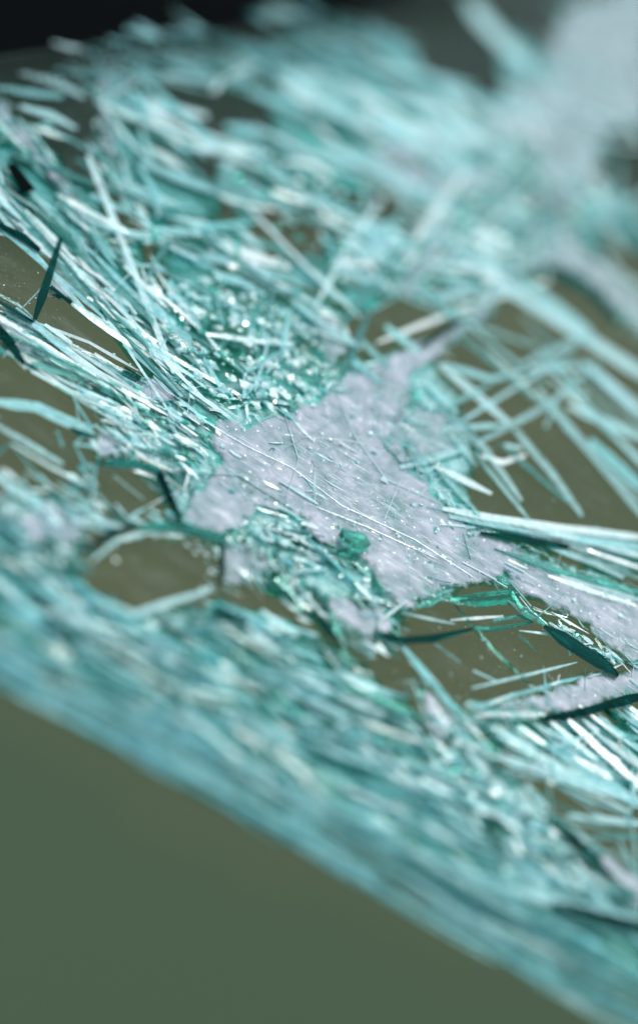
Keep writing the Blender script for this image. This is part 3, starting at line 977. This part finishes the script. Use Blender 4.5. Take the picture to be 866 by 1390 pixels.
for sc, vf, m in web[:290]:
    link('web_crack', *vf, m, ws)
rest = Mass()
for sc, vf, m in web[290:]:
    rest.add(vf, m)
rest.build('web_crack_mass', ws)

# ---- plates of crazed glass between the splinters
SH = [
    ([(-10, 140), (130, 300), (300, 470), (300, 560), (80, 420), (-10, 300)], 24, (14, 40), 0.7),
    ([(150, 300), (300, 330), (470, 450), (470, 540), (300, 560)], 34, (12, 34), 0.8),
    ([(130, 110), (560, 90), (700, 230), (560, 430), (340, 380), (170, 310)], 15, (24, 64), 0.7),
    ([(560, 90), (866, 100), (866, 330), (620, 330)], 16, (30, 70), 0.7),
    ([(300, 700), (420, 700), (560, 830), (520, 900), (330, 760)], 30, (12, 34), 0.8),
    ([(-10, 700), (430, 870), (600, 1020), (420, 1020), (-10, 850)], 22, (24, 60), 0.6),
    ([(-30, 800), (640, 1060), (880, 1250), (880, 1330), (600, 1210), (-30, 880)], 28, (30, 70), 0.5),
    ([(130, 540), (270, 560), (270, 690), (140, 640)], 18, (10, 30), 0.8),
    ([(480, 500), (560, 520), (640, 600), (600, 680), (540, 640)], 16, (14, 36), 0.8),
    ([(600, 960), (866, 970), (866, 1060), (760, 1040)], 14, (16, 44), 0.6),
]
for poly, cnt, sz, fl in SH:
    xs = [p[0] for p in poly]
    ys = [p[1] for p in poly]
    done = tries = 0
    while done < cnt and tries < 4000:
        tries += 1
        x, y = rng.uniform(min(xs), max(xs)), rng.uniform(min(ys), max(ys))
        if not inside(x, y, poly) or any(inside(x, y, k) for k in KEEP):
            continue
        s_ = rng.uniform(*sz)
        k = rng.randint(4, 6)
        a0 = rng.uniform(0, 6.28)
        q = []
        for i in range(k):
            a = a0 + (i + rng.uniform(-.25, .25)) * 6.283 / k
            r = s_ * rng.uniform(0.35, 0.65)
            lx, ly = r * math.cos(a) * 1.5, r * math.sin(a) * fl
            q.append((x + lx * 0.86 - ly * 0.5, y + lx * 0.5 + ly * 0.86))
        if any(inside(px, py, kp) for px, py in q for kp in KEEP):
            continue
        link('glass_shard', *slab(q, rng.uniform(-1.7, -0.9), 0.15, 0.6, 22, 0.01), rng.choice(('craze', 'craze', 'patch_thin', 'teal') if y < 700 + x * 0.45 else ('mist', 'teal', 'craze')), ws)
        done += 1

# ---- crumbs of crushed glass
CR = [
    ([(200, 380), (300, 370), (420, 440), (470, 520), (400, 560), (300, 550), (240, 480)], 340, (4, 18), dict(white=7, glass=3, gteal=3, aqua=2)),
    ([(420, 520), (560, 480), (640, 590), (620, 690), (560, 650)], 70, (3, 10), dict(white=5, glass=3, aqua=3)),
    ([(140, 560), (260, 560), (270, 690), (180, 650)], 50, (3, 10), dict(white=4, glass=4, gteal=3)),
    ([(340, 640), (560, 640), (660, 770), (560, 830), (420, 770)], 120, (2, 6), dict(white=7, glass=3)),
    ([(310, 700), (420, 720), (540, 830), (420, 830)], 60, (4, 11), dict(white=5, glass=4, gteal=4)),
    ([(300, 180), (500, 200), (540, 400), (330, 360)], 60, (8, 20), dict(white=5, aqua=4, gteal=3)),
    ([(750, 842), (838, 890), (830, 905), (800, 890)], 25, (4, 11), dict(white=4, glass=5, gteal=2)),
    ([(570, 960), (640, 1000), (780, 1140), (700, 1120), (590, 1040)], 70, (6, 16), dict(white=4, aqua=4, gteal=4)),
    ([(0, 680), (140, 700), (160, 760), (20, 770)], 35, (6, 16), dict(white=5, aqua=4)),
    ([(190, 722), (250, 722), (304, 740), (302, 805), (270, 815), (288, 770), (255, 742), (190, 738)], 40, (3, 10), dict(white=5, aqua=3, gteal=3)),
    ([(-10, 330), (70, 360), (50, 430), (190, 490), (160, 500), (-10, 400)], 18, (1.2, 4), dict(white=5, glass=3)),
    ([(560, 840), (720, 860), (740, 900), (620, 950)], 16, (1.2, 3.5), dict(white=5, glass=3)),
    ([(640, 440), (866, 540), (866, 720), (660, 690)], 40, (1.5, 5), dict(white=4, aqua=3, gteal=2)),
    ([(690, 60), (860, 30), (866, 200), (760, 300), (640, 220)], 16, (10, 26), dict(white=6, aqua=2)),
    ([(450, 705), (516, 705), (520, 760), (455, 765)], 26, (3, 9), dict(white=4, glass=3, gteal=4)),
    ([(270, 560), (560, 500), (640, 720), (560, 800), (420, 720), (260, 700)], 90, (3, 12), dict(white=6, glass=4, craze=3, patch=3)),
    ([(640, 740), (866, 815), (866, 890), (760, 830)], 40, (2, 8), dict(white=6, glass=3)),
    ([(590, 690), (660, 700), (650, 740), (610, 730)], 25, (4, 9), dict(white=4, gteal=4, glass=3)),
]
cr = []
for poly, cnt, sz, ms in CR:
    xs = [p[0] for p in poly]
    ys = [p[1] for p in poly]
    done = 0
    while done < cnt:
        x, y = rng.uniform(min(xs), max(xs)), rng.uniform(min(ys), max(ys))
        if not inside(x, y, poly):
            continue
        s = sz[0] + (sz[1] - sz[0]) * rng.random() ** 1.8
        cr.append((s, crumb(x, y, s, rng.uniform(-0.3, 0.5)), pick(ms)))
        done += 1
cr.sort(key=lambda s: -s[0])
for s, vf, m in cr[:290]:
    link('glass_crumb', *vf, m, ws)
rest = Mass()
for s, vf, m in cr[290:]:
    rest.add(vf, m)
rest.build('crumb_mass', ws)

# ---- a loose piece lying on the pane
bm = bmesh.new()
for i in range(22):
    a, b = rng.uniform(0, 6.283), rng.uniform(0, 1)
    r = rng.uniform(0.6, 1.1)
    lx, ly = 26 * r * math.cos(a), 15 * r * math.sin(a)
    bm.verts.new(P(483 + lx * 0.93 - ly * 0.36, 733 + lx * 0.36 + ly * 0.93, 0.3 + 3.0 * b * (1.15 - r * 0.5)))
bmesh.ops.convex_hull(bm, input=bm.verts)
lone = [v for v in bm.verts if not v.link_faces]
bmesh.ops.delete(bm, geom=lone, context='VERTS')
bm.verts.index_update()
vf = ([v.co.copy() for v in bm.verts], [tuple(v.index for v in f.verts) for f in bm.faces])
bm.free()
o = link('glass_chunk', *vf, 'gchunk')
o.matrix_world = GM
o['label'] = 'loose faceted chunk of green glass lying on the pale crushed centre of the windscreen'
o['category'] = 'glass chunk'
